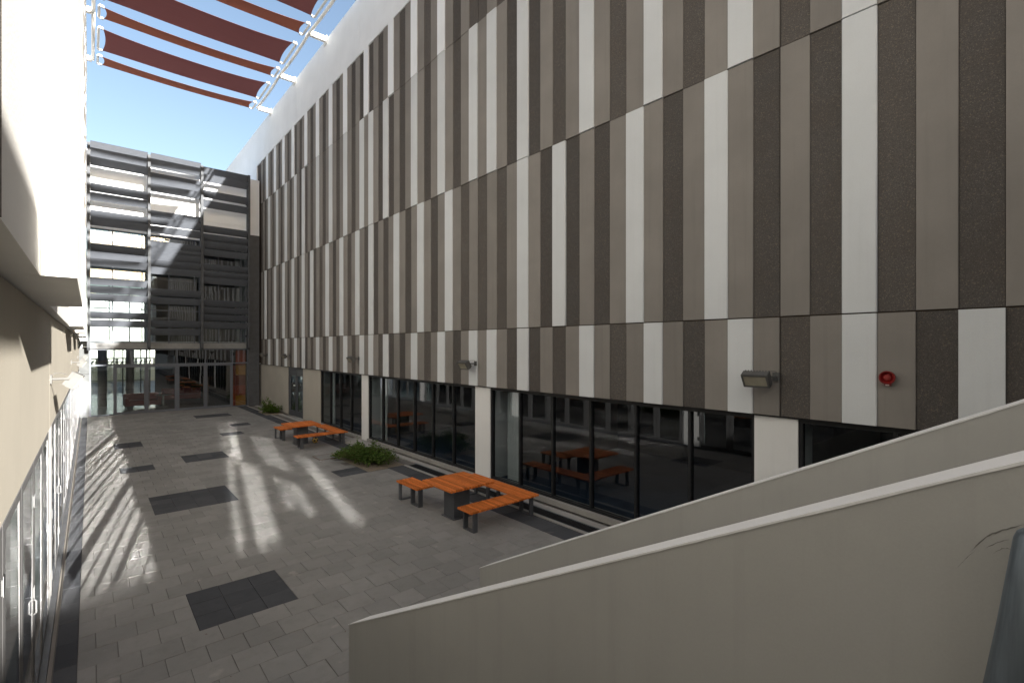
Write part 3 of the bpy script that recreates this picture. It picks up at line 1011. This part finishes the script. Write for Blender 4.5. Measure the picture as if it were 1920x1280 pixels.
def table_set(dy, labels):
    t = thing('picnic_table', (5.92, 8.57 + dy, 0), labels[0], 'table', 'slatted wooden picnic tables')
    slat_group(t, srange(5.37, 6.47, .0648), 8.02 + dy, 9.12 + dy, .705, .75, .051)
    MB().box(5.72, 6.12, 8.42 + dy, 8.44 + dy, .02, .68).box(5.72, 6.12, 8.78 + dy, 8.80 + dy, .02, .68).box(5.72, 5.74, 8.44 + dy, 8.78 + dy, .02, .68).box(6.10, 6.12, 8.44 + dy, 8.78 + dy, .02, .68).build('pedestal', M['anthracite'], t)
    MB().box(5.68, 6.16, 8.38 + dy, 8.84 + dy, 0, .02).build('base_plate', M['anthracite'], t)
    MB().box(5.42, 6.42, 8.2 + dy, 8.25 + dy, .68, .704).box(5.42, 6.42, 8.9 + dy, 8.95 + dy, .68, .704).build('bearer', M['anthracite'], t)
    c = thing('corner_bench', (6.9, 8.0 + dy, 0), labels[1], 'bench', 'slatted wooden corner benches')
    slat_group(c, srange(5.45, 6.815, .0648), 7.46 + dy, 7.92 + dy, .41, .45, .051)
    slat_group(c, srange(6.82, 7.26, .0648), 7.46 + dy, 9.75 + dy, .41, .45, .051)
    legframe(c, 'y', 5.63, 7.55 + dy, 7.90 + dy, .39)
    legframe(c, 'y', 7.12, 7.55 + dy, 7.90 + dy, .39)
    legframe(c, 'x', 9.62 + dy, 6.86, 7.2, .39)
    legframe(c, 'x', 8.75 + dy, 6.86, 7.2, .39)
    MB().box(5.5, 7.2, 7.66 + dy, 7.70 + dy, .39, .409).build('bearer', M['anthracite'], c)
    b = thing('bench', (5.67, 9.97 + dy, 0), labels[2], 'bench', 'short slatted wooden benches')
    slat_group(b, srange(5.45, 5.9, .0648), 9.5 + dy, 10.45 + dy, .41, .45, .051)
    legframe(b, 'y', 5.60, 9.56 + dy, 9.93 + dy, .39)
    legframe(b, 'x', 10.36 + dy, 5.5, 5.85, .39)
    MB().box(5.5, 5.85, 9.7 + dy, 9.74 + dy, .39, .409).build('bearer', M['anthracite'], b)
table_set(0, ('square slatted hardwood table on a dark pedestal, the nearer of the two tables',
              'corner bench of reddish slats wrapped around the nearer table',
              'short slatted bench behind the left corner of the nearer table'))
table_set(10.2, ('square slatted hardwood table further back, beside the yellow ball',
                 'corner bench of reddish slats around the farther table, with the ball under it',
                 'short slatted bench behind the left corner of the farther table'))

# ball
def icosphere_ball(c, r):
    t = (1 + 5 ** .5) / 2
    vs = [Vector(p).normalized() for p in [(-1, t, 0), (1, t, 0), (-1, -t, 0), (1, -t, 0), (0, -1, t), (0, 1, t), (0, -1, -t), (0, 1, -t), (t, 0, -1), (t, 0, 1), (-t, 0, -1), (-t, 0, 1)]]
    fs = [(0, 11, 5), (0, 5, 1), (0, 1, 7), (0, 7, 10), (0, 10, 11), (1, 5, 9), (5, 11, 4), (11, 10, 2), (10, 7, 6), (7, 1, 8), (3, 9, 4), (3, 4, 2), (3, 2, 6), (3, 6, 8), (3, 8, 9), (4, 9, 5), (2, 4, 11), (6, 2, 10), (8, 6, 7), (9, 8, 1)]
    ico = list(vs)
    for _ in range(3):
        nf, mid = [], {}
        def m(a, b):
            k = (min(a, b), max(a, b))
            if k not in mid:
                vs.append(((vs[a] + vs[b]) / 2).normalized()); mid[k] = len(vs) - 1
            return mid[k]
        for a, b, c_ in fs:
            x, y, z = m(a, b), m(b, c_), m(c_, a)
            nf += [(a, x, z), (b, y, x), (c_, z, y), (x, y, z)]
        fs = nf
    return vs, fs, ico
bl = thing('ball', (6.36, 18.55, 0), 'yellow and black football on the paving under the farther bench', 'ball')
vs, fs, ico = icosphere_ball((0, 0, 0), 1)
def is_dark(f):
    c = sum((vs[i] for i in f), Vector()) / 3
    return max(c.normalized().dot(p) for p in ico) > .93
C0 = Vector((6.36, 18.55, .112))
MB().add([C0 + v * .11 for v in vs], [f for f in fs if not is_dark(f)]).build('shell', M['ball'], bl, smooth=True)
pd = MB()
for p in ico:
    own = [f for f in fs if is_dark(f) and (sum((vs[i] for i in f), Vector())).normalized().dot(p) > .93]
    ids = sorted(set(i for f in own for i in f))
    mp_ = {i: k for k, i in enumerate(ids)}
    pd.add([C0 + vs[i] * .111 for i in ids], [tuple(mp_[i] for i in f) for f in own])
tag(pd.build('dark_patches', M['black'], bl, smooth=True), kind='stuff')

# pale concrete pad and inspection cover
pad = MB().cbox(7.2, 7.82, 15.9, 18.3, -.01, .06, .01).build('concrete_pad', M['pale_conc'])
tag(pad, 'pale concrete step slab against the windows beyond the low shrub', 'slab')
ic = thing('inspection_cover', (5.85, 16.0, 0), 'square inspection cover with a rusty frame in the paving beside the low shrub', 'manhole cover')
MB().box(5.5, 6.15, 15.65, 15.68, -.01, .006).box(5.5, 6.15, 16.32, 16.35, -.01, .006).box(5.5, 5.53, 15.68, 16.32, -.01, .006).box(6.12, 6.15, 15.68, 16.32, -.01, .006).build('frame', M['stem'], ic)
MB().box(5.535, 6.115, 15.685, 16.315, -.01, .005).build('lid', M['paver'], ic)

# planting bed and shrubs
bedm = MB().box(6.06, 7.24, 13.32, 16.38, -.05, .004).build('planting_bed', M['gravel'])
tag(bedm, kind='structure')
def shrub(name, c, rx, ry, h, n_stem, n_leaf, mat, label, seed, size=.05, sprawl=1.0):
    rnd = random.Random(seed)
    s = thing(name, c, label, 'shrub', 'green shrubs by the window wall')
    stems, leaves = MB(), MB()
    C = Vector(c)
    for k in range(n_stem):
        a = rnd.uniform(0, 2 * math.pi)
        rr = rnd.uniform(.1, 1) ** .7
        lump = .62 + .38 * math.sin(2.3 * a + seed) * math.cos(1.1 * a)
        if rnd.random() < .05: rr *= rnd.uniform(1.1, 1.35)
        tip = Vector((math.cos(a) * rx * rr, math.sin(a) * ry * rr, h * lump * max(.25, 1.0 - .6 * rr ** 2) * rnd.uniform(.45, 1.35)))
        base = Vector((tip.x * .25 * rnd.uniform(.5, 1.4), tip.y * .35 * rnd.uniform(.5, 1.4), 0))
        mid = (base + tip) / 2 + Vector((rnd.uniform(-.06, .06), rnd.uniform(-.06, .06), h * .15))
        pts = []
        for i in range(7):
            t = i / 6
            pts.append((1 - t) ** 2 * base + 2 * t * (1 - t) * mid + t * t * tip)
        stems.tube([C + p for p in pts], [.007 - .0008 * i for i in range(7)], 4, cap=False)
        for _ in range(n_leaf):
            t = rnd.uniform(.15, 1.04)
            p = (1 - t) ** 2 * base + 2 * t * (1 - t) * mid + t * t * tip
            p = p + Vector((rnd.gauss(0, .035), rnd.gauss(0, .035), rnd.gauss(0, .025)))
            d = Vector((rnd.gauss(0, 1), rnd.gauss(0, 1), rnd.gauss(.25, .5))).normalized()
            sd = d.cross(Vector((rnd.gauss(0, .4), rnd.gauss(0, .4), 1))).normalized()
            nn = sd.cross(d)
            L = size * rnd.uniform(.6, 1.4); w = L * .3
            q = [p, p + d * L * .45 + sd * w + nn * L * .08, p + d * L, p + d * L * .45 - sd * w + nn * L * .08]
            q = [C + Vector((x.x, x.y, max(.008, x.z))) for x in q]
            leaves.add(q, [(0, 1, 2), (0, 2, 3)])
    tag(stems.build('stems', M['stem'], s), kind='stuff')
    tag(leaves.build('foliage', mat, s), kind='stuff')
    return s
shrub('low_shrub', (6.6, 14.7, 0), .95, 1.5, .66, 330, 34, M['leaf'], 'sprawling dark green shrub in the gravel bed between the two tables', 3, .06)
shrub('bushy_plant', (7.45, 28.6, 0), .55, .85, .85, 60, 42, M['leaf_b'], 'bright green bushy plant by the far grey door', 5, .085)
tag(MB().box(7.0, 7.85, 27.8, 29.4, -.05, .016).build('planting_soil', M['gravel']), kind='structure')
# fallen leaves and litter on the paving
lf = MB()
rr = random.Random(11)
for k in range(420):
    x = rr.choice([rr.uniform(-.1, 6.6), rr.gauss(6.3, .5)]); y = rr.choice([rr.uniform(6, 31), rr.gauss(14.5, 2.5)])
    if x > 7.1 or (x > 6 and 13.3 < y < 16.4): continue
    a = rr.uniform(0, 6.28); L = rr.uniform(.008, .022)
    d = Vector((math.cos(a), math.sin(a), 0)); s_ = Vector((-d.y, d.x, 0))
    p = Vector((x, y, .004))
    lf.add([p, p + d * L + s_ * L * .4 + Vector((0, 0, .004)), p + d * 2 * L, p + d * L - s_ * L * .4 + Vector((0, 0, .003))], [(0, 1, 2, 3)])
tag(lf.build('fallen_leaves', M['stem']), kind='stuff')

# ------------------------------------------------------------------ wall floodlights
def floodlight(at, side, label):
    """at: fixing point on the wall; side -1: wall faces -x (right building), +1: wall faces +x"""
    t = thing('floodlight', at, label, 'floodlight', 'grey floodlights on the courtyard walls')
    s = side
    A = Vector(at)
    def P(x, y, z): return (A.x + s * x, A.y + y, A.z + z)
    q = MB()
    def tilt(x, z):
        a = math.radians(32)
        return (x * math.cos(a) + z * math.sin(a), -x * math.sin(a) + z * math.cos(a))
    def tb(q, x0, x1, y0, y1, z0, z1):
        vs = []
        for z in (z0, z1):
            for x, y in ((x0, y0), (x1, y0), (x1, y1), (x0, y1)):
                tx, tz = tilt(x, z)
                vs.append(P(.20 + tx, .19 + y, .02 + tz))
        q.add(vs, [(0, 3, 2, 1), (4, 5, 6, 7), (0, 1, 5, 4), (1, 2, 6, 5), (2, 3, 7, 6), (3, 0, 4, 7)])
    tb(q, .0, .10, -.19, .19, -.11, .11)
    q.build('housing', M['lampgrey'], t)
    q = MB()
    for k in range(9):
        tb(q, -.035, -.001, -.17 + k * .0425 - .008, -.17 + k * .0425 + .008, -.10, .10)
    tag(q.build('fins', M['lampgrey'], t), kind='stuff')
    q = MB(); tb(q, .101, .112, -.165, .165, -.085, .085); q.build('lens', M['lens'], t)
    q = MB(); tb(q, .113, .122, -.19, .19, .086, .11); tb(q, .113, .122, -.19, .19, -.11, -.086); tb(q, .113, .122, -.19, -.166, -.085, .085); tb(q, .113, .122, .166, .19, -.085, .085)
    q.build('bezel', M['lampgrey'], t)
    MB().tube([P(0.0, 0, .03), P(.12, 0, .03), P(.2, .0, .03)], .016, 8).build('arm', M['lampgrey'], t)
    MB().box(*sorted((A.x, A.x + s * .02)), A.y - .05, A.y + .05, A.z - .03, A.z + .09).build('wall_plate', M['lampgrey'], t)
    MB().tube([P(.01, -.02, .08), P(.05, .0, .11), P(.11, .06, .11), P(.17, .12, .08)], .004, 5).build('cable', M['lampgrey'], t)
for y, l in ((2.93, 'grey floodlight nearest the red siren on the striped wall'),
             (10.55, 'grey floodlight on the striped wall above the white pier behind the near table'),
             (18.1, 'grey floodlight on the striped wall above the pier between the two farther window bays'),
             (26.7, 'small grey floodlight on the striped wall above the far grey door'),
             (31.0, 'farthest grey floodlight on the striped wall, nearest the louvred building')):
    floodlight((W, y, 3.12), -1, l)
for y, l in ((9.3, 'sunlit floodlight nearest the camera on the left plaster wall'),
             (18.9, 'middle of the three floodlights on the left plaster wall'),
             (28.3, 'farthest floodlight on the left plaster wall near the lobby')):
    floodlight((XL, y, 3.12), 1, l)

# ------------------------------------------------------------------ red siren
sr = thing('siren', (W + .022, 1.58, 3.19), 'round red alarm siren on a taupe strip of the wall above the stair', 'siren')
c = (W + .0215, 1.56, 3.2)
MB().lathe([(.075, 0), (.08, -.02), (.075, -.045)], c, 'x', 20).build('base', M['red'], sr)
MB().lathe([(.072, -.046), (.088, -.075), (.088, -.10), (.074, -.10), (.045, -.062)], c, 'x', 24).build('horn', M['red'], sr)
MB().lathe([(.044, -.061), (.04, -.085), (.02, -.10)], c, 'x', 16).build('lens', M['redl'], sr)
MB().box(W - .05, W + .02, 1.53, 1.59, 3.09, 3.125).build('terminal_box', M['red'], sr)
MB().box(W - .054, W - .0505, 1.54, 1.58, 3.095, 3.12).build('label_plate', M['sign'], sr)

# ------------------------------------------------------------------ shade sails and their rails
ZS = 17.16
def sail(yc, wy, mat, label, group):
    s = thing('shade_sail', (3.6, yc, ZS), label, 'shade sail', group)
    xa, xb = .42, 6.82
    ni, nj = 33, 7
    grid = []
    sag_e = min(.22, wy * .22)
    for i in range(ni):
        t = i / (ni - 1)
        q = 4 * t * (1 - t)
        half = wy / 2 - sag_e * (1 - (2 * t - 1) ** 4) * .5
        rowp = []
        for j in range(nj):
            u = 2 * j / (nj - 1) - 1
            inx = .09 * (1 - u * u) * (1 if i in (0, ni - 1) else (abs(2 * t - 1) ** 6))
            x = xa + (xb - xa) * t
            x += inx if t < .5 else -inx
            rowp.append((x, yc + u * half, ZS - .10 * q - .02 * (1 - u * u) * q))
        grid.append(rowp)
    MB().sheet(grid, .004).build('fabric', mat, s, smooth=False)
    for x0, sg in ((.27, -1), (6.98, 1)):
        MB().tube([(x0 - sg * .13, yc - wy / 2 - .02, ZS + .01), (x0 - sg * .03, yc - wy / 2 - .05, ZS + .01), (x0, yc - wy / 2 + .03, ZS), (x0, yc + wy / 2 - .03, ZS), (x0 - sg * .03, yc + wy / 2 + .05, ZS + .01), (x0 - sg * .13, yc + wy / 2 + .02, ZS + .01)], .048, 8).build('end_frame', M['whitemetal'], s)
        for sy in (-1, 1):
            MB().lathe([(.03, -.05), (.05, -.03), (.05, .03), (.03, .05)], (x0 - sg * .12, yc + sy * (wy / 2), ZS), 'z', 10).build('clamp', M['steel'], s)
    return s
places = ['nearest the louvred building', 'second from the louvred building', 'third from the louvred building', 'fourth from the louvred building', 'fifth from the louvred building', 'sixth from the louvred building', 'seventh from the louvred building', 'eighth from the louvred building', 'ninth from the louvred building']
for k in range(9):
    dy = -4.35 * k
    sail(30.15 + dy, .88, M['sail2'], 'narrow rust brown shade sail, the narrow one ' + places[k], 'shade sails over the courtyard')
    sail(28.1 + dy, 2.0, M['sail'], 'wide maroon shade sail, the wide one ' + places[k], 'shade sails over the courtyard')
rl = thing('sail_rail', (7.15, 20, ZS), 'white pipe rail on brackets along the striped building holding the shade sails', 'rail')
ys = [30.3 - 4.35 * k for k in range(10)]
for ya, yb in zip(ys[1:], ys):
    n = 8
    MB().tube([(7.15 + .05 * math.sin(math.pi * i / n), ya + (yb - ya) * i / n, ZS) for i in range(n + 1)], .062, 12).build('pipe', M['whitemetal'], rl, smooth=True)
for y in ys:
    MB().box(7.2, 7.83, y - .09, y + .09, ZS - .10, ZS + .10).build('arm', M['whitemetal'], rl)
    MB().box(7.83, 7.868, y - .17, y + .17, ZS - .22, ZS + .12).build('flange', M['whitemetal'], rl)
ll = thing('sail_rail', (.1, 20, ZS), 'white pipe rail along the left white building holding the shade sails', 'rail')
for ya, yb in zip(ys[1:], ys):
    MB().tube([(.1, ya, ZS), (.1, yb, ZS)], .062, 12).build('pipe', M['whitemetal'], ll, smooth=True)
for y in ys:
    MB().box(-.12, .06, y - .09, y + .09, ZS - .10, ZS + .10).build('arm', M['whitemetal'], ll)
MB().box(-.80, -.12, 10, 32.9, 17.101, 17.35).build('wall_cap', M['bay'], lb)
